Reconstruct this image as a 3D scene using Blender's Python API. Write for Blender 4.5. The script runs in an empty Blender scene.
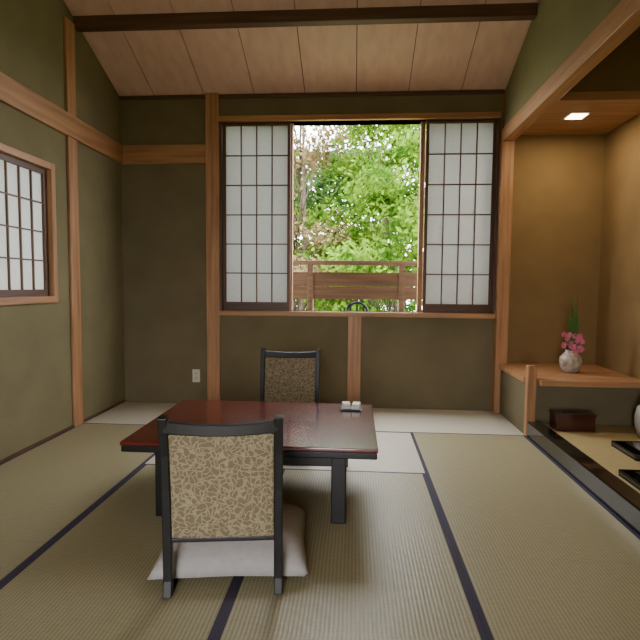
import bpy, bmesh, math, random
from mathutils import Vector, Matrix, Euler
random.seed(7)

# ---------------------------------------------------------------- materials
def L(c):
    c = c/255.0
    return c/12.92 if c <= 0.04045 else ((c+0.055)/1.055)**2.4
def col(r,g,b): return (L(r),L(g),L(b),1.0)

def new_mat(name):
    m = bpy.data.materials.new(name); m.use_nodes = True
    nt = m.node_tree
    return m, nt, nt.nodes["Principled BSDF"]

def coords(nt, scale=(1,1,1)):
    tc = nt.nodes.new("ShaderNodeTexCoord")
    mp = nt.nodes.new("ShaderNodeMapping"); mp.inputs["Scale"].default_value = scale
    nt.links.new(tc.outputs["Object"], mp.inputs["Vector"])
    return mp.outputs["Vector"]

def ramp(nt, fac, c1, c2, p1=0.3, p2=0.7):
    r = nt.nodes.new("ShaderNodeValToRGB")
    r.color_ramp.elements[0].color = c1; r.color_ramp.elements[0].position = p1
    r.color_ramp.elements[1].color = c2; r.color_ramp.elements[1].position = p2
    nt.links.new(fac, r.inputs["Fac"]); return r.outputs["Color"]

def noise(nt, vec, scale, detail=4):
    n = nt.nodes.new("ShaderNodeTexNoise"); n.inputs["Scale"].default_value = scale
    n.inputs["Detail"].default_value = detail
    nt.links.new(vec, n.inputs["Vector"]); return n.outputs["Fac"]

def bump(nt, h, bsdf, strength=0.2, dist=0.002):
    b = nt.nodes.new("ShaderNodeBump"); b.inputs["Strength"].default_value = strength
    b.inputs["Distance"].default_value = dist
    nt.links.new(h, b.inputs["Height"]); nt.links.new(b.outputs["Normal"], bsdf.inputs["Normal"])

def plain(name, c, rough=0.5, var=0.12, scale=20, metallic=0, coat=0, bumpst=0.0):
    m, nt, b = new_mat(name)
    v = coords(nt); n = noise(nt, v, scale)
    c2 = tuple(x*(1-var) for x in c[:3])+(1,); c1 = tuple(min(1,x*(1+var)) for x in c[:3])+(1,)
    nt.links.new(ramp(nt, n, c2, c1), b.inputs["Base Color"])
    b.inputs["Roughness"].default_value = rough; b.inputs["Metallic"].default_value = metallic
    b.inputs["Coat Weight"].default_value = coat
    if bumpst: bump(nt, n, b, bumpst)
    return m

def wood(name, c1, c2, axis=2, rough=0.45, scale=28, coat=0):
    m, nt, b = new_mat(name)
    s = [1,1,1]; s[axis] = 0.06
    v = coords(nt, s); n = noise(nt, v, scale, 6)
    nt.links.new(ramp(nt, n, c1, c2), b.inputs["Base Color"])
    b.inputs["Roughness"].default_value = rough; b.inputs["Coat Weight"].default_value = coat
    b.inputs["Coat Roughness"].default_value = 0.1
    bump(nt, n, b, 0.08, 0.001)
    return m

def plaster(name, c):
    m, nt, b = new_mat(name)
    v = coords(nt)
    n1 = noise(nt, v, 3.0, 3); n2 = noise(nt, v, 220, 3)
    mx = nt.nodes.new("ShaderNodeMath"); mx.operation='ADD'
    ml = nt.nodes.new("ShaderNodeMath"); ml.operation='MULTIPLY'; ml.inputs[1].default_value = 0.5
    nt.links.new(n1, mx.inputs[0]); nt.links.new(n2, mx.inputs[1]); nt.links.new(mx.outputs[0], ml.inputs[0])
    nt.links.new(ramp(nt, ml.outputs[0], tuple(x*0.86 for x in c[:3])+(1,), tuple(x*1.1 for x in c[:3])+(1,), .35, .65), b.inputs["Base Color"])
    b.inputs["Roughness"].default_value = 0.95
    b.inputs["Specular IOR Level"].default_value = 0.15
    bump(nt, n2, b, 0.35, 0.002)
    return m

def tatami(name, c1, c2, rib_axis, rough):
    """rib_axis : axis ACROSS the ribs (0 -> ribs run along y)"""
    m, nt, b = new_mat(name)
    tc = nt.nodes.new("ShaderNodeTexCoord")
    def wave(ax, scale):
        w = nt.nodes.new("ShaderNodeTexWave"); w.wave_type='BANDS'; w.bands_direction = 'XY'[ax]
        w.inputs["Scale"].default_value = scale; w.inputs["Distortion"].default_value = 0.15
        nt.links.new(tc.outputs["Object"], w.inputs["Vector"]); return w.outputs["Fac"]
    w1 = wave(rib_axis, 20); w2 = wave(1-rib_axis, 55)
    s = [1,1,1]; s[1-rib_axis] = 9; 
    mp = nt.nodes.new("ShaderNodeMapping"); mp.inputs["Scale"].default_value = s
    nt.links.new(tc.outputs["Object"], mp.inputs["Vector"])
    n = noise(nt, mp.outputs["Vector"], 18, 4)
    a = nt.nodes.new("ShaderNodeMath"); a.operation='MULTIPLY_ADD'; a.inputs[1].default_value = 0.6
    nt.links.new(w1, a.inputs[0])
    a2 = nt.nodes.new("ShaderNodeMath"); a2.operation='MULTIPLY'; a2.inputs[1].default_value = 0.4
    nt.links.new(w2, a2.inputs[0]); nt.links.new(a2.outputs[0], a.inputs[2])
    a3 = nt.nodes.new("ShaderNodeMath"); a3.operation='MULTIPLY_ADD'; a3.inputs[1].default_value = 0.55
    a4 = nt.nodes.new("ShaderNodeMath"); a4.operation='MULTIPLY'; a4.inputs[1].default_value = 0.5
    nt.links.new(n, a4.inputs[0]); nt.links.new(a.outputs[0], a3.inputs[0]); nt.links.new(a4.outputs[0], a3.inputs[2])
    nt.links.new(ramp(nt, a3.outputs[0], c1, c2, .15, .7), b.inputs["Base Color"])
    b.inputs["Roughness"].default_value = rough
    b.inputs["Specular IOR Level"].default_value = 0.5
    bump(nt, a.outputs[0], b, 0.35, 0.002)
    return m

M = {}
M['wall'] = plaster("plaster_olive", col(130,122,92))
M['wall_b'] = plaster("plaster_brown", col(120,109,84))
M['alc'] = plaster("plaster_ochre", col(136,110,72))
for k,ax in (('wx',0),('wy',1),('wz',2)):
    M[k] = wood("cedar_"+k, col(154,108,72), col(192,144,102), ax)
    M['d'+k] = wood("dark_cedar_"+k, col(74,49,37), col(106,74,54), ax)
M['rail'] = wood("weathered_rail_wood", col(92,66,48), col(124,92,68), 0, 0.7)
M['ceil'] = wood("ceiling_board", col(208,168,150), col(222,185,166), 1, 0.5, 14)
M['gap'] = plain("board_gap", col(60,40,32), 0.9)
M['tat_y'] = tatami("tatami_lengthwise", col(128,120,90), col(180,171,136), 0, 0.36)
M['tat_x'] = tatami("tatami_crosswise_sheen", col(188,180,160), col(230,224,208), 1, 0.34)  # paler base colour paints the window sheen into the crosswise mats
M['tat_a'] = tatami("tatami_alcove", col(150,132,88), col(200,180,128), 0, 0.5)
M['heri'] = plain("tatami_border_cloth", col(58,52,74), 0.8, 0.2, 300)
M['blk'] = plain("black_lacquer", col(16,15,16), 0.12, 0.05, 5, coat=0.6)
M['blkw'] = plain("black_stained_wood", col(16,12,12), 0.45, 0.2, 30)
M['red'] = wood("red_lacquer_wood", col(80,26,22), col(110,42,34), 0, 0.22, 16, coat=0.6)
M['maroon'] = plain("maroon_fabric", col(60,24,26), 0.9, 0.15, 60)
M['cush'] = plain("grey_cushion_fabric", col(184,179,176), 0.9, 0.06, 40, bumpst=0.1)
M['white'] = plain("white_cotton", col(232,230,224), 0.8, 0.04, 60)
M['plastic'] = plain("ivory_plastic", col(214,206,186), 0.4, 0.03)
M['slot'] = plain("slot_dark", col(30,28,26), 0.6)
M['stem'] = plain("stem_green", col(74,112,46), 0.5, 0.25, 30)
M['pink'] = plain("petal_pink", col(220,120,152), 0.6, 0.2, 40)
M['metal'] = plain("downlight_trim", col(200,190,170), 0.3)

def fabric():
    m, nt, b = new_mat("arabesque_fabric")
    tc = nt.nodes.new("ShaderNodeTexCoord")
    n = nt.nodes.new("ShaderNodeTexNoise"); n.inputs["Scale"].default_value = 20
    nt.links.new(tc.outputs["Object"], n.inputs["Vector"])
    mx = nt.nodes.new("ShaderNodeMix"); mx.data_type='VECTOR'; mx.inputs[0].default_value = 0.07
    nt.links.new(tc.outputs["Object"], mx.inputs[4]); nt.links.new(n.outputs["Color"], mx.inputs[5])
    v = nt.nodes.new("ShaderNodeTexVoronoi"); v.feature='DISTANCE_TO_EDGE'; v.inputs["Scale"].default_value = 44
    nt.links.new(mx.outputs[1], v.inputs["Vector"])
    c = ramp(nt, v.outputs["Distance"], col(172,156,126), col(128,113,86), 0.03, 0.14)
    nt.links.new(c, b.inputs["Base Color"]); b.inputs["Roughness"].default_value = 0.8
    return m
M['fab'] = fabric()

def paper():
    m = bpy.data.materials.new("shoji_paper"); m.use_nodes = True
    nt = m.node_tree; nt.nodes.clear()
    o = nt.nodes.new("ShaderNodeOutputMaterial")
    d = nt.nodes.new("ShaderNodeBsdfDiffuse"); t = nt.nodes.new("ShaderNodeBsdfTranslucent")
    v = coords(nt); n = noise(nt, v, 60, 5)
    c = ramp(nt, n, (0.69,0.70,0.69,1), (0.77,0.78,0.77,1))
    nt.links.new(c, d.inputs["Color"]); nt.links.new(c, t.inputs["Color"])
    mx = nt.nodes.new("ShaderNodeMixShader"); mx.inputs[0].default_value = 0.23
    nt.links.new(d.outputs[0], mx.inputs[1]); nt.links.new(t.outputs[0], mx.inputs[2])
    nt.links.new(mx.outputs[0], o.inputs["Surface"])
    return m
M['paper'] = paper()

def leafmat(name, c1, c2):
    m = bpy.data.materials.new(name); m.use_nodes = True
    nt = m.node_tree; nt.nodes.clear()
    o = nt.nodes.new("ShaderNodeOutputMaterial")
    d = nt.nodes.new("ShaderNodeBsdfDiffuse"); t = nt.nodes.new("ShaderNodeBsdfTranslucent")
    v = coords(nt); n = noise(nt, v, 2.2, 6)
    c = ramp(nt, n, c1, c2, .38, .62)
    nt.links.new(c, d.inputs["Color"]); nt.links.new(c, t.inputs["Color"])
    mx = nt.nodes.new("ShaderNodeMixShader"); mx.inputs[0].default_value = 0.5
    nt.links.new(d.outputs[0], mx.inputs[1]); nt.links.new(t.outputs[0], mx.inputs[2])
    nt.links.new(mx.outputs[0], o.inputs["Surface"])
    return m
M['leaf'] = leafmat("leaf_green", col(48,80,22), col(108,140,44))
M['leaf2'] = leafmat("leaf_dark_green", col(42,68,34), col(82,110,56))
M['leafr'] = leafmat("leaf_russet", col(92,84,54), col(140,122,88))
M['bark'] = plain("bark", col(86,72,60), 0.9, 0.3, 12)
M['grass'] = plain("grass", col(120,130,90), 0.95, 0.3, 2)

def emis(name, c, s):
    m, nt, b = new_mat(name)
    b.inputs["Emission Color"].default_value = c; b.inputs["Emission Strength"].default_value = s
    b.inputs["Base Color"].default_value = c
    return m
M['lamp'] = emis("downlight_glow", (1.0,0.88,0.68,1), 16)

# ---------------------------------------------------------------- mesh builder
class B:
    def __init__(s, name):
        s.name=name; s.v=[]; s.f=[]; s.mi=[]; s.sm=[]; s.mats=[]
    def m(s, mat):
        mat = M[mat]
        if mat not in s.mats: s.mats.append(mat)
        return s.mats.index(mat)
    def add(s, vs, fs, mat, smooth=False):
        o=len(s.v); k=s.m(mat); s.v += [tuple(v) for v in vs]
        for f in fs: s.f.append([i+o for i in f]); s.mi.append(k); s.sm.append(smooth)
    def box(s, x0,x1,y0,y1,z0,z1, mat):
        vs=[(x,y,z) for z in (z0,z1) for y in (y0,y1) for x in (x0,x1)]
        s.add(vs, [(0,2,3,1),(4,5,7,6),(0,1,5,4),(2,6,7,3),(0,4,6,2),(1,3,7,5)], mat)
    def prism_x(s, pts, x0, x1, mat):   # pts (y,z) polygon
        n=len(pts); vs=[(x0,y,z) for y,z in pts]+[(x1,y,z) for y,z in pts]
        fs=[list(range(n))[::-1], [n+i for i in range(n)]]+[(i,(i+1)%n,n+(i+1)%n,n+i) for i in range(n)]
        s.add(vs, fs, mat)
    def sweep(s, path, wx, wn, mat):
        rings=[]; n=len(path)
        for i,p in enumerate(path):
            p=Vector(p); a=Vector(path[max(0,i-1)]); b=Vector(path[min(n-1,i+1)])
            t=(b-a).normalized(); X=Vector((1,0,0)) if abs(t.x)<0.9 else Vector((0,1,0))
            N=t.cross(X).normalized(); X=N.cross(t).normalized()
            rings.append([p+X*wx/2+N*wn/2, p-X*wx/2+N*wn/2, p-X*wx/2-N*wn/2, p+X*wx/2-N*wn/2])
        vs=[v for r in rings for v in r]; fs=[(0,1,2,3),tuple(4*(n-1)+j for j in (3,2,1,0))]
        for i in range(n-1):
            for j in range(4):
                k=(j+1)%4; fs.append((4*i+j,4*i+4+j,4*i+4+k,4*i+k))
        s.add(vs,fs,mat)
    def tube(s, path, radii, mat, seg=8):
        n=len(path); vs=[]; fs=[]
        for i,p in enumerate(path):
            p=Vector(p); a=Vector(path[max(0,i-1)]); b=Vector(path[min(n-1,i+1)])
            t=(b-a).normalized(); X=Vector((1,0,0)) if abs(t.x)<0.8 else Vector((0,1,0))
            N=t.cross(X).normalized(); X=N.cross(t).normalized(); r=radii[i]
            for j in range(seg):
                an=2*math.pi*j/seg; vs.append(p+X*math.cos(an)*r+N*math.sin(an)*r)
        for i in range(n-1):
            for j in range(seg):
                k=(j+1)%seg; fs.append((i*seg+j,i*seg+seg+j,i*seg+seg+k,i*seg+k))
        fs.append(tuple(range(seg))); fs.append(tuple((n-1)*seg+j for j in range(seg))[::-1])
        s.add(vs,fs,mat,True)
    def lathe(s, prof, c, mat, seg=32):
        n=len(prof); vs=[]; fs=[]
        for r,z in prof:
            for j in range(seg):
                an=2*math.pi*j/seg; vs.append((c[0]+r*math.cos(an), c[1]+r*math.sin(an), c[2]+z))
        for i in range(n-1):
            for j in range(seg):
                k=(j+1)%seg; fs.append((i*seg+j,i*seg+k,i*seg+seg+k,i*seg+seg+j))
        fs.append(tuple(range(seg))[::-1])
        s.add(vs,fs,mat,True)
    def build(s, bevel=0.0, loc=(0,0,0), rz=0, seg=2):
        me=bpy.data.meshes.new(s.name); me.from_pydata(s.v,[],s.f)
        for m in s.mats: me.materials.append(m)
        for i,p in enumerate(me.polygons): p.material_index=s.mi[i]; p.use_smooth=s.sm[i]
        bm=bmesh.new(); bm.from_mesh(me); bmesh.ops.recalc_face_normals(bm, faces=bm.faces); bm.to_mesh(me); bm.free()
        me.update()
        o=bpy.data.objects.new(s.name, me); bpy.context.collection.objects.link(o)
        o.location=loc; o.rotation_euler=(0,0,rz)
        if bevel:
            md=o.modifiers.new("bevel",'BEVEL'); md.width=bevel; md.segments=seg; md.limit_method='ANGLE'
        return o

# ---------------------------------------------------------------- dimensions
XL, XR, YB, YF = -2.325, 1.385, 4.95, -1.6
ZC0, SL, YRIDGE = 3.02, 0.42, 2.1
XA = 2.283
def zc(y): return ZC0+SL*(YB-y) if y>=YRIDGE else ZC0+SL*(YB-YRIDGE)-SL*(YRIDGE-y)

# ---- floor
f = B("floor")
f.box(XL-0.1, XA+0.1, YF-0.1, YB+0.15, -0.30, -0.04, 'gap')
def mat_y(x0,x1,y0,y1,key='tat_y'):
    h=0.022
    f.box(x0+h,x1-h,y0+.001,y1-.001,-.04,0,key)
    f.box(x0+.0005,x0+h,y0+.001,y1-.001,-.04,0.0008,'heri'); f.box(x1-h,x1-.0005,y0+.001,y1-.001,-.04,0.0008,'heri')
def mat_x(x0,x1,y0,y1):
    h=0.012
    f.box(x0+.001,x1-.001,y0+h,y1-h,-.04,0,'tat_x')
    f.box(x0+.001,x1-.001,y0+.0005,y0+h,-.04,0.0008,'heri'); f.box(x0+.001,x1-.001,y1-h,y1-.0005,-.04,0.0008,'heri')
xs=[XL,-1.383,-0.46,0.463,XR]
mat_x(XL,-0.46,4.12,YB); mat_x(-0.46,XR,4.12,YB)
for a,b,ys in ((0,1,[4.12,2.17,0.3,YF]),(3,4,[4.12,2.22,0.35,YF]),(1,2,[3.20,1.33,-.54,YF]),(2,3,[3.20,1.33,-.54,YF])):
    for i in range(len(ys)-1): mat_y(xs[a],xs[b],ys[i+1],ys[i])
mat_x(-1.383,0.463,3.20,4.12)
f.build()

# ---- back wall
WX0,WX1,WZ0,WZ1 = -1.33,1.32,0.94,2.765
w = B("wall_back")
w.box(XL-0.1,WX0,YB,YB+.15,-.05,3.1,'wall_b')
w.box(WX1,XA+0.1,YB,YB+.15,-.05,3.5,'alc')
w.box(WX0,WX1,YB,YB+.15,-.05,WZ0,'wall_b')
w.box(WX0,WX1,YB,YB+.15,WZ1,3.1,'wall_b')
w.build()

# ---- left wall with window opening
LY0,LY1,LZ0,LZ1 = 2.50,3.78,1.065,2.08
w = B("wall_left")
w.box(XL-.12,XL,YF-.1,LY0,-.05,2.6,'wall'); w.box(XL-.12,XL,LY1,YB+.1,-.05,2.6,'wall')
w.box(XL-.12,XL,LY0,LY1,-.05,LZ0,'wall'); w.box(XL-.12,XL,LY0,LY1,LZ1,2.6,'wall')
w.prism_x([(YF-.1,2.6),(YB+.1,2.6),(YB+.1,zc(YB+.1)+.03),(YRIDGE,zc(YRIDGE)+.03),(YF-.1,zc(YF-.1)+.03)], XL-.12, XL,'wall')
w.build()

# ---- right wall
YA0 = 0.9
w = B("wall_right")
w.box(XR,XR+.06,YF-.1,YA0,-.05,2.54,'wall')
w.prism_x([(YF-.1,2.54),(YA0,2.54),(YA0,2.66),(YB,2.66),(YB,zc(YB)+.03),(YRIDGE,zc(YRIDGE)+.03),(YF-.1,zc(YF-.1)+.03)], XR-.02, XR+.04,'wall')
w.build()
# rear wall: unseen garden-side opening, added to let in fill light
RX0,RX1,RZ1=-0.95,0.10,2.2
w = B("wall_rear")
w.box(XL-.1,RX0,YF-.12,YF,-.05,zc(YF)+.1,'wall'); w.box(RX1,XR+.1,YF-.12,YF,-.05,zc(YF)+.1,'wall')
w.box(RX0,RX1,YF-.12,YF,RZ1,zc(YF)+.1,'wall'); w.build()
w = B("added_rear_frame")  # frame of the added rear doorway behind the camera
w.box(RX0,RX0+.05,YF-.12,YF+.01,0,RZ1,'wz'); w.box(RX1-.05,RX1,YF-.12,YF+.01,0,RZ1,'wz')
w.box(RX0+.05,RX1-.05,YF-.12,YF+.01,RZ1-.05,RZ1,'wx'); w.box(RX0+.05,RX1-.05,YF-.12,YF+.0,0.002,.03,'wx')
w.build(.003)

# ---- ceiling
c = B("ceiling")
def slab(x0,x1,ya,yb,dz0,dz1,mat):
    c.prism_x([(ya,zc(ya)+dz0),(yb,zc(yb)+dz0),(yb,zc(yb)+dz1),(ya,zc(ya)+dz1)],x0,x1,mat)
slab(XL-.12,XR+.05,YRIDGE,YB+.2,0.012,0.12,'gap'); slab(XL-.12,XR+.05,YF-.85,YRIDGE,0.012,0.12,'gap')  # rear slab overhangs as an added eave, cutting sun through the rear opening
bw=0.49; x=XL-0.14
while x < XR+.05:
    slab(max(x+.0035,XL-.12),min(x+bw-.0035,XR+.05),YRIDGE,YB,0.0,0.014,'ceil')
    slab(max(x+.0035,XL-.12),min(x+bw-.0035,XR+.05),YF,YRIDGE,0.0,0.014,'ceil')
    x+=bw
c.build()
t=B("trim_ceiling_beam")
for yy in (4.17,2.7):
    t.box(XL+.001,XR-.022,yy-.04,yy+.04,zc(yy)-.075,zc(yy)+.02,'dwx')
t.build(0.004)

# ---- alcove
a = B("wall_alcove")
a.box(XA,XA+.1,YA0-.1,YB+.1,-.05,3.5,'alc')
a.box(XR+.06,XA,YA0-.1,YA0,-.05,3.5,'alc')
a.box(XR+.04,XA,4.06,4.12,2.66,3.4,'alc')
a.box(XR+.06,XA,4.17,4.22,0.09,0.425,'wall_b')
a.box(XR+.0,XR+.06,4.16,YB,-.02,0.425,'wall_b')
a.build()
a = B("ceiling_alcove")
a.box(XR+.04,XA,YA0,4.12,3.3,3.4,'ceil')
a.box(XR+.04,XA,4.12,YB,2.61,2.66,'wx')
a.build()
a = B("floor_alcove")
a.box(XR+.115,XA,YA0,4.17,-.04,0.09,'tat_a'); a.build()
a = B("trim_alcove_sill"); a.box(XR,XR+.115,YA0,4.10,-.03,0.125,'blk'); a.build(0.008)
a = B("trim_alcove_lintel"); a.box(XR-.045,XR+.055,YA0-.1,YB-.0,2.535,2.665,'wy'); a.build(0.004)
a = B("trim_alcove_inner_lintel"); a.box(XR+.055,XA,4.04,4.14,2.60,2.665,'wx'); a.build(0.004)
a = B("trim_corner_post"); a.box(XR-.055,XR+.055,YB-.09,YB,0.46,2.535,'wz'); a.box(XR-.055,XR+.0,YB-.09,YB,0.,0.46,'wz'); a.build(0.004)
a = B("trim_alcove_post"); a.box(XR-.005,XR+.065,4.10,4.165,0,0.57,'wz'); a.build(0.006)
a = B("alcove_shelf"); a.box(XR-.02,XA,4.166,YB-.09,0.425,0.468,'wx'); a.box(XR+.07,XA,4.02,4.166,0.425,0.468,'wx');a.box(XR+.056,XA,YB-.09,YB,0.425,0.468,'wx'); a.build(0.004)

# ---- trim on walls
t=B("trim_pillar"); t.box(-1.465,WX0-.005,YB-.03,YB,0,zc(YB-.03),'wz'); t.build(.004)
t=B("trim_nageshi_back"); t.box(XL+.03,-1.466,YB-.025,YB,2.37,2.55,'wx'); t.build(.004)
t=B("trim_nageshi_left"); t.box(XL,XL+.03,YF,YB,2.37,2.55,'wy'); t.build(.004)
t=B("trim_post_left"); t.box(XL,XL+.022,3.99,4.12,0,2.37,'wz'); t.box(XL,XL+.022,3.99,4.12,2.55,zc(4.12)-.075,'wz'); t.build(.004)
t=B("trim_sill_post"); t.box(-.066,.062,YB-.012,YB,0,WZ0-.04,'wz'); t.build(.003)
t=B("trim_top_back"); t.box(XL,XR-.03,YB-.025,YB,zc(YB)-.035,zc(YB),'dwx'); t.build(.003)
t=B("baseboard_left"); t.box(XL,XL+.012,YF,YB-.031,0,0.022,'dwy'); t.build()

# ---- back window
w=B("window_1")
w.box(WX0-.005,WX1+.01,YB-.04,YB+.15,WZ0-.045,WZ0,'wx')
w.box(WX0-.005,WX1+.01,YB-.035,YB+.15,WZ1,WZ1+.05,'wx')
w.box(WX0-.005,WX0+.018,YB-.02,YB+.15,WZ0,WZ1,'dwz'); w.box(WX1-.012,WX1+.01,YB-.02,YB+.15,WZ0,WZ1,'dwz')
w.box(-.655,-.625,YB+.055,YB+.11,WZ0,WZ1,'wz'); w.box(.605,.65,YB+.055,YB+.11,WZ0,WZ1,'wz')
w.box(WX0+.02,-.655,YB+.1,YB+.12,WZ0,WZ0+.03,'dwx'); w.box(.65,WX1-.013,YB+.1,YB+.12,WZ0,WZ0+.03,'dwx')
w.build(.003)

def shoji(name, width, height, nc, nr, st, bot, matf, mv, mh):
    s=B(name); d=0.03
    s.box(0,st,0,d,0,height,matf+'z'); s.box(width-st,width,0,d,0,height,matf+'z')
    s.box(st,width-st,0,d,0,bot,matf+'x'); s.box(st,width-st,0,d,height-st,height,matf+'x')
    iw=width-2*st; ih=height-bot-st
    for i in range(1,nc):
        x=st+iw*i/nc; s.box(x-.0055,x+.0055,.004,.018,bot,height-st,mv)
    for j in range(1,nr):
        z=bot+ih*j/nr; s.box(st,width-st,.005,.017,z-.0055,z+.0055,mh)
    s.box(st-.004,width-st+.004,.0185,.0200,bot-.004,height-st+.004,'paper')
    return s
s=shoji("shoji_screen",.665,WZ1-WZ0-.002,4,6,.028,.085,'dw','dwz','dwx'); s.build(loc=(-1.309,YB+.02,WZ0+.001))
s=shoji("shoji_screen",.652,WZ1-WZ0-.002,4,6,.028,.085,'dw','dwz','dwx'); s.build(loc=(.653,YB+.02,WZ0+.001))

# ---- left window
w=B("window_2")
e=.03
w.box(XL-.12,XL+.02,LY1-e,LY1+.02,LZ0-.02,LZ1+.02,'wz'); w.box(XL-.12,XL+.02,LY0-.02,LY0+e,LZ0-.02,LZ1+.02,'wz')
w.box(XL-.12,XL+.02,LY0+e,LY1-e,LZ1-e,LZ1+.02,'wy'); w.box(XL-.12,XL+.025,LY0+e,LY1-e,LZ0-.02,LZ0+e,'wy')
w.build(.003)
W2=(LY1-LY0-2*e)/2-.002
s=shoji("shoji_screen",W2,LZ1-LZ0-2*e-.002,4,4,.04,.05,'dw','dwz','dwx')
s.build(loc=(XL-.02,LY1-e-.001-W2,LZ0+e+.001), rz=math.pi/2)
s.build(loc=(XL-.052,LY0+e+.001,LZ0+e+.001), rz=math.pi/2)

# ---- outlet
o=B("wall_outlet"); o.box(-1.62,-1.545,YB-.008,YB,0.215,0.345,'plastic')
for zz in (.255,.305):
    o.box(-1.594,-1.590,YB-.010,YB-.007,zz-.008,zz+.008,'slot'); o.box(-1.578,-1.574,YB-.010,YB-.007,zz-.008,zz+.008,'slot')
o.build(.002)

# ---- table
t=B("low_table")
TX0,TX1,TY0,TY1,TZ=-1.175,.122,2.43,3.38,.40
t.box(TX0,TX1,TY0,TY1,TZ-.022,TZ,'red'); t.box(TX0+.004,TX1-.004,TY0+.004,TY1-.004,TZ-.055,TZ-.0215,'blkw')
i=.165
t.box(TX0+i,TX1-i,TY0+.07,TY0+.095,TZ-.12,TZ-.05,'blkw'); t.box(TX0+i,TX1-i,TY1-.095,TY1-.07,TZ-.12,TZ-.05,'blkw')
t.box(TX0+i+.02,TX0+i+.045,TY0+.09,TY1-.09,TZ-.12,TZ-.05,'blkw'); t.box(TX1-i-.045,TX1-i-.02,TY0+.09,TY1-.09,TZ-.12,TZ-.05,'blkw')
for lx in (TX0+i,TX1-i-.075+.01):
    for ly in (TY0+.04,TY1-.115):
        t.box(lx,lx+.075,ly,ly+.075,0,TZ-.05,'blkw')
t.build(.006,seg=3)

# ---- zaisu chairs
def chair(name, loc, rz, seatmat):
    s=B(name); W=.210
    prof=[(-.012,0.0),(0.004,.06),(.004,.12),(-.000,.26),(-.010,.42),(-.026,.56),(-.055,.71)]
    def py(z):
        for (y0,z0),(y1,z1) in zip(prof,prof[1:]):
            if z<=z1: return y0+(y1-y0)*(z-z0)/(z1-z0)
        return prof[-1][0]
    for sx in (-W,W): s.sweep([(sx,y,z) for y,z in prof],.034,.034,'blkw')
    pts=[]
    for k in range(9):
        u=-1+2*k/8; z=.660+.012*u*u; pts.append((u*W, py(z)-.014*(1-u*u), z))
    s.sweep(pts,.032,.042,'blkw')
    s.sweep([(-W,py(.222),.222),(W,py(.222),.222)],.026,.018,'blkw')
    nx,nz=12,10; z0,z1=.231,.641; vs=[]; fs=[]
    for side in (1,-1):
        for j in range(nz+1):
            for i_ in range(nx+1):
                u=-1+2*i_/nx; v=-1+2*j/nz; z=z0+(z1-z0)*j/nz
                th=.011+.012*((1-u**4)*(1-v**4))**.6
                vs.append((u*(W-.017),py(z)-.006*(1-u*u)+side*th,z))
    n1=(nx+1)*(nz+1)
    for sd in (0,1):
        for j in range(nz):
            for i_ in range(nx):
                q=[sd*n1+j*(nx+1)+i_, sd*n1+j*(nx+1)+i_+1, sd*n1+(j+1)*(nx+1)+i_+1, sd*n1+(j+1)*(nx+1)+i_]
                fs.append(q if sd else q[::-1])
    for j in range(nz):
        for k in (0,nx):
            p=j*(nx+1)+k; q=p+nx+1; fs.append((p,q,q+n1,p+n1))
    for i_ in range(nx):
        for k in (0,nz):
            p=k*(nx+1)+i_; fs.append((p,p+1,p+1+n1,p+n1))
    s.add(vs,fs,'fab',True)
    for sx in (-W,W): s.box(sx-.017,sx+.017,.0,.47,0,.010,'blkw')
    s.box(-W-.010,W+.010,.14,.48,.010,.024,'blkw')
    if seatmat: s.box(-W,W,.05,.47,.024,.062,seatmat)
    return s.build(.004,loc=loc,rz=rz)
chair("legless_chair",(-.492,1.855,0),math.radians(8),None)
chair("legless_chair",(-.487,3.78,0),math.radians(180),'maroon')

def cushion(name, w_, d_, loc, rz):
    s=B(name); n=32; vs=[]; fs=[]
    for side in (1,-1):
        for j in range(n+1):
            for i_ in range(n+1):
                u=-1+2*i_/n; v=-1+2*j/n
                h=((1-abs(u)**3.6)*(1-abs(v)**3.6))**.5
                pin=1-.05*(1-abs(u*v))* (max(abs(u),abs(v))**4)
                z=(.032+.088*h if side>0 else .032-.030*h)
                z-= .014*math.exp(-((u*u+v*v)/.02)) if side>0 else 0
                z-= .022*max(abs(u),abs(v))**9
                vs.append((u*w_/2*pin, v*d_/2*pin, z))
    n1=(n+1)**2
    for sd in (0,1):
        for j in range(n):
            for i_ in range(n):
                q=[sd*n1+j*(n+1)+i_, sd*n1+j*(n+1)+i_+1, sd*n1+(j+1)*(n+1)+i_+1, sd*n1+(j+1)*(n+1)+i_]
                fs.append(q if not sd else q[::-1])
    s.add(vs,fs,'cush',True)
    ob=s.build(loc=loc,rz=rz)
    bm=bmesh.new(); bm.from_mesh(ob.data); bmesh.ops.remove_doubles(bm,verts=bm.verts,dist=.0005); bmesh.ops.recalc_face_normals(bm,faces=bm.faces); bm.to_mesh(ob.data); bm.free()
    for p in ob.data.polygons: p.use_smooth=True
    return ob
cushion("floor_cushion",.64,.57,(-.520,2.190,.022),math.radians(7))

# ---- towels in a small dark holder on the table
s=B("folded_towel")
s.box(-.085,.05,3.17,3.285,TZ,TZ+.008,'blkw')
for k,(cx,cy,an) in enumerate(((-.048,3.228,.1),(.016,3.225,-.1))):
    R=Matrix.Rotation(an,3,'Z')
    for (hx,hy,z0,z1) in ((.026,.046,.009,.020),(.025,.044,.021,.032),(.024,.042,.033,.042)):
        vs=[R@Vector((x,y,0))+Vector((cx,cy,TZ+z)) for z in (z0,z1) for y in (-hy,hy) for x in (-hx,hx)]
        s.add(vs,[(0,2,3,1),(4,5,7,6),(0,1,5,4),(2,6,7,3),(0,4,6,2),(1,3,7,5)],'white')
s.build(.003)

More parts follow.
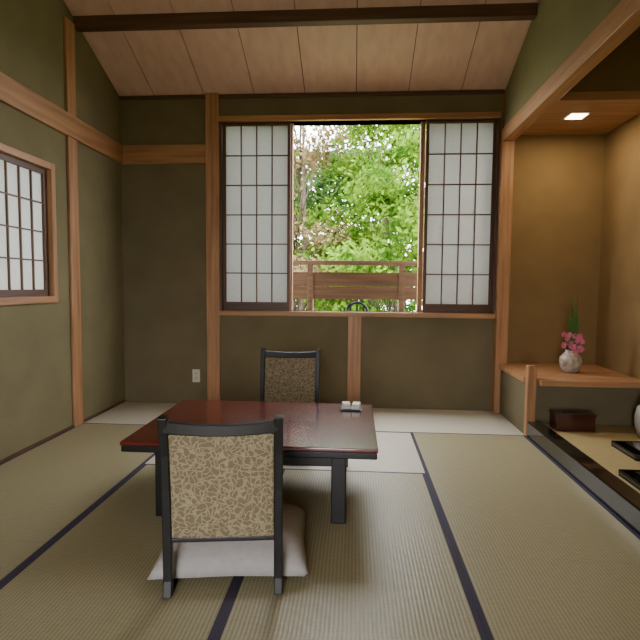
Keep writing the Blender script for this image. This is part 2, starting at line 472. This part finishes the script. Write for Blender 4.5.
# ---- vase with flowers
VC=(1.86,4.48,.468)
s=B("flower_vase")
M['vase']=plain("glazed_ceramic", col(180,168,152), .3, .45, 25, coat=.4)
s.lathe([(.05,0),(.058,.006),(.078,.04),(.092,.09),(.086,.13),(.06,.16),(.044,.175),(.048,.19),(.042,.19),(.036,.17),(.02,.15),(.001,.14)],VC,'vase')
rnd=random.Random(3)
def leafblade(p0,p1,wd):
    p0=Vector(p0);p1=Vector(p1); d=(p1-p0); side=Vector((d.z,0,-d.x)).normalized()
    vs=[];n=6
    for k in range(n+1):
        t_=k/n; c_=p0+d*t_+Vector((0,-.03*math.sin(t_*math.pi),0)); w2=wd*math.sin(math.pi*(.08+.9*t_))
        vs+= [c_-side*w2, c_+side*w2]
    s.add(vs,[(2*k,2*k+1,2*k+3,2*k+2) for k in range(n)],'stem',True)
base=Vector(VC)+Vector((0,0,.16))
for k in range(8):
    dx=-.055+.015*k; h=(.40,.30,.51,.34,.46,.52,.33,.26)[k]
    leafblade(base,base+Vector((dx,rnd.uniform(-.05,.05),h)),.011)
s.tube([base,base+Vector((.01,0,.2)),base+Vector((0,0,.38)),base+Vector((.02,0,.5))],[.004,.004,.003,.002],'stem')
for k in range(24):
    c0=base+Vector((rnd.uniform(-.09,.07),rnd.uniform(-.09,-.02),rnd.uniform(.02,.17)))
    s.tube([base,c0],[.002,.002],'stem',5)
    for q in range(5):
        an=q*2*math.pi/5+k; r=.026
        dv=Vector((math.cos(an)*r,-.010,math.sin(an)*r)); sd=Vector((-math.sin(an),0,math.cos(an)))*.012
        s.add([c0,c0+dv*.55+sd,c0+dv,c0+dv*.55-sd],[(0,1,2,3)],'pink')
s.build()

# ---- alcove things
s=B("tissue_box")
M['box']=plain("dark_red_lacquer", col(66,28,24), .25,.1,8,coat=.3)
s.box(1.56,1.85,3.96,4.10,.09,.205,'box'); s.box(1.555,1.855,3.955,4.105,.205,.225,'box'); s.box(1.63,1.78,4.015,4.045,.2255,.2275,'slot')
s.build(.006)
s=B("ceramic_jar")
M['jar']=plain("jar_glaze", col(176,172,164), .35,.15,14,coat=.3)
s.lathe([(.055,0),(.07,.01),(.09,.08),(.095,.15),(.08,.22),(.05,.25),(.05,.27),(.062,.275),(.055,.29),(.02,.305),(.014,.325),(.001,.33)],(2.183,3.86,.09),'jar')
s.build()
def tray(name,x0,x1,y0,y1,z):
    s=B(name)
    s.box(x0,x1,y0,y1,z,z+.012,'blk')
    for q in ((x0,x1,y0,y0+.012),(x0,x1,y1-.012,y1),(x0,x0+.012,y0+.012,y1-.012),(x1-.012,x1,y0+.012,y1-.012)):
        s.box(q[0],q[1],q[2],q[3],z+.0125,z+.04,'blk')
    s.box(x0+.06,x1-.06,y0+.06,y1-.06,z+.0125,z+.05,'blk')
    s.build(.005)
tray("lacquer_tray",1.80,2.19,3.30,3.62,.09)
tray("lacquer_tray",1.56,1.98,2.76,3.04,.09)

# ---- downlight
s=B("recessed_downlight")
cx,cy,z=1.80,4.42,2.61
s.box(cx-.085,cx+.085,cy-.085,cy+.085,z-.006,z-.001,'metal'); s.box(cx-.065,cx+.065,cy-.065,cy+.065,z-.009,z-.006,'lamp')
s.build()
ld=bpy.data.lights.new("downlight_lamp",'AREA'); ld.size=.12; ld.energy=8; ld.color=(1,.82,.56)
lo=bpy.data.objects.new("downlight_lamp",ld); lo.location=(cx,cy,z-.02); bpy.context.collection.objects.link(lo)

# ---- balcony
s=B("balcony_railing")
yb=5.55
s.box(-3,3,yb-.05,yb+.05,1.42,1.465,'rail'); s.box(-3,3,yb-.02,yb+.02,1.19,1.34,'rail'); s.box(-3,3,yb-.02,yb+.02,1.05,1.185,'rail')
for k in range(-2,4):
    xx=-.49+ (k)*.985
    s.box(xx-.03,xx+.03,yb-.045,yb+.045,.3,1.42,'rail')
s.build(.003)
s=B("balcony_floor"); s.box(-3,3,5.10,5.65,.2,.3,'dwx'); s.build()
s=B("balcony_chair")
cx,cy=.02,5.33
arc=[(cx-.11,cy+.05,.3),(cx-.11,cy+.05,.92)]+[(cx+.11*math.cos(math.pi-math.pi*k/8),cy+.05,.92+.10*math.sin(math.pi*k/8)) for k in range(1,8)]+[(cx+.11,cy+.05,.92),(cx+.11,cy+.05,.3)]
s.tube(arc,[.014]*len(arc),'blkw')
s.box(cx-.15,cx+.15,cy-.14,cy+.06,.60,.63,'blkw')
for q in (-.07,0,.07): s.box(cx+q-.01,cx+q+.01,cy+.045,cy+.055,.63,.99,'blkw')
for q in (-.12,.12): s.tube([(cx+q,cy-.12,.3),(cx+q,cy-.12,.6)],[.012,.012],'blkw')
s.build()

# ---- garden
s=B("ground"); s.box(-60,60,5.7,90,-3.2,-3.0,'grass'); s.box(-60,60,-60,5.7,-3.2,-3.0,'grass'); s.build()
def tree(name, x, y, h, r, nl, mat, seed, lsz=.11, z0=-3.0, dens=40, sp=.17):
    R=random.Random(seed); s=B(name)
    top=Vector((x+R.uniform(-.4,.4),y,z0+h*.9))
    base=Vector((x,y,z0)); mid=(base+top)/2+Vector((R.uniform(-.3,.3),0,0))
    s.tube([base,mid,top],[.12,.07,.02],'bark')
    cl=[]
    for k in range(dens):
        th=R.uniform(0,2*math.pi); zz=R.uniform(.18,1.0); rr=r*math.sqrt(max(.05,1-(abs(zz-.5)/.58)**2))*R.uniform(.3,1)
        p=Vector((x+rr*math.cos(th), y+rr*math.sin(th), z0+h*zz)); cl.append(p)
        tt=max(.1,zz-.15); q=base.lerp(top,tt)
        s.tube([q,(q+p)/2+Vector((0,0,.12)),p],[.022,.014,.005],'bark',5)
    vs=[];fs=[]
    for k in range(nl):
        c_=R.choice(cl); g=Vector((R.gauss(0,1),R.gauss(0,1),R.gauss(0,.5)))*r*sp
        p=c_+g
        a_=Vector((R.uniform(-1,1),R.uniform(-1,1),R.uniform(-1,1))).normalized(); b_=a_.orthogonal().normalized()
        l=lsz*R.uniform(.6,1.3); o_=len(vs)
        vs+=[p-a_*l*.5,p+b_*l*.3,p+a_*l*.5,p-b_*l*.3]; fs.append((o_,o_+1,o_+2,o_+3))
    s.add(vs,fs,mat); return s.build()
tree("maple_tree",0.9,12.0,8.2,2.2,30000,'leaf',1,.14,dens=100,sp=.15)
tree("maple_tree",-1.7,12.6,9.6,1.7,14000,'leafr',2,.13,dens=80,sp=.17)
tree("maple_tree",3.8,15,10,2.4,10000,'leaf2',3,.17,dens=50)
tree("maple_tree",-4.6,14,10,2.6,12000,'leaf',4,.17,dens=50)
tree("maple_tree",-0.2,18,8.6,2.6,14000,'leaf2',5,.22,dens=60)
tree("maple_tree",-3.4,20,10.5,2.8,9000,'leaf2',6,.2,dens=50)
tree("maple_tree",6.0,21,11,3.2,10000,'leaf',8,.2,dens=50)

# ---- world & light
wd=bpy.data.worlds.new("overcast_sky"); bpy.context.scene.world=wd; wd.use_nodes=True
bg=wd.node_tree.nodes["Background"]; bg.inputs[0].default_value=(.97,.98,1,1); bg.inputs[1].default_value=18.5
sd=bpy.data.lights.new("sun",'SUN'); sd.energy=8; sd.angle=.05; sd.color=(1,.96,.88)
so=bpy.data.objects.new("sun",sd); bpy.context.collection.objects.link(so); so.rotation_euler=(math.radians(38),0,math.radians(-20))
for nm,loc,rot,sx,sy in (("opening_portal",(0,YB+.17,(WZ0+WZ1)/2),(-math.pi/2,0,0),2.6,1.85),
                         ("opening_portal",(XL-.14,(LY0+LY1)/2,(LZ0+LZ1)/2),(0,-math.pi/2,0),1.0,1.25),
                         ("opening_portal",((RX0+RX1)/2,YF-.14,RZ1/2),(math.pi/2,0,0),RX1-RX0,RZ1)):  # portal of the added rear opening
    pl=bpy.data.lights.new(nm,'AREA'); pl.shape='RECTANGLE'; pl.size=sx; pl.size_y=sy; pl.cycles.is_portal=True
    po=bpy.data.objects.new(nm,pl); po.location=loc; po.rotation_euler=rot; bpy.context.collection.objects.link(po)

# ---- camera
cd=bpy.data.cameras.new("camera"); cd.sensor_width=36; cd.lens=507/640*36
co=bpy.data.objects.new("camera",cd); co.location=(0,0,1.19)
Rm=Euler((math.pi/2-math.atan(34/507),0,math.atan(35/507))).to_matrix() @ Matrix.Rotation(math.radians(.5),3,'Z')
co.rotation_euler=Rm.to_euler()
bpy.context.collection.objects.link(co); bpy.context.scene.camera=co
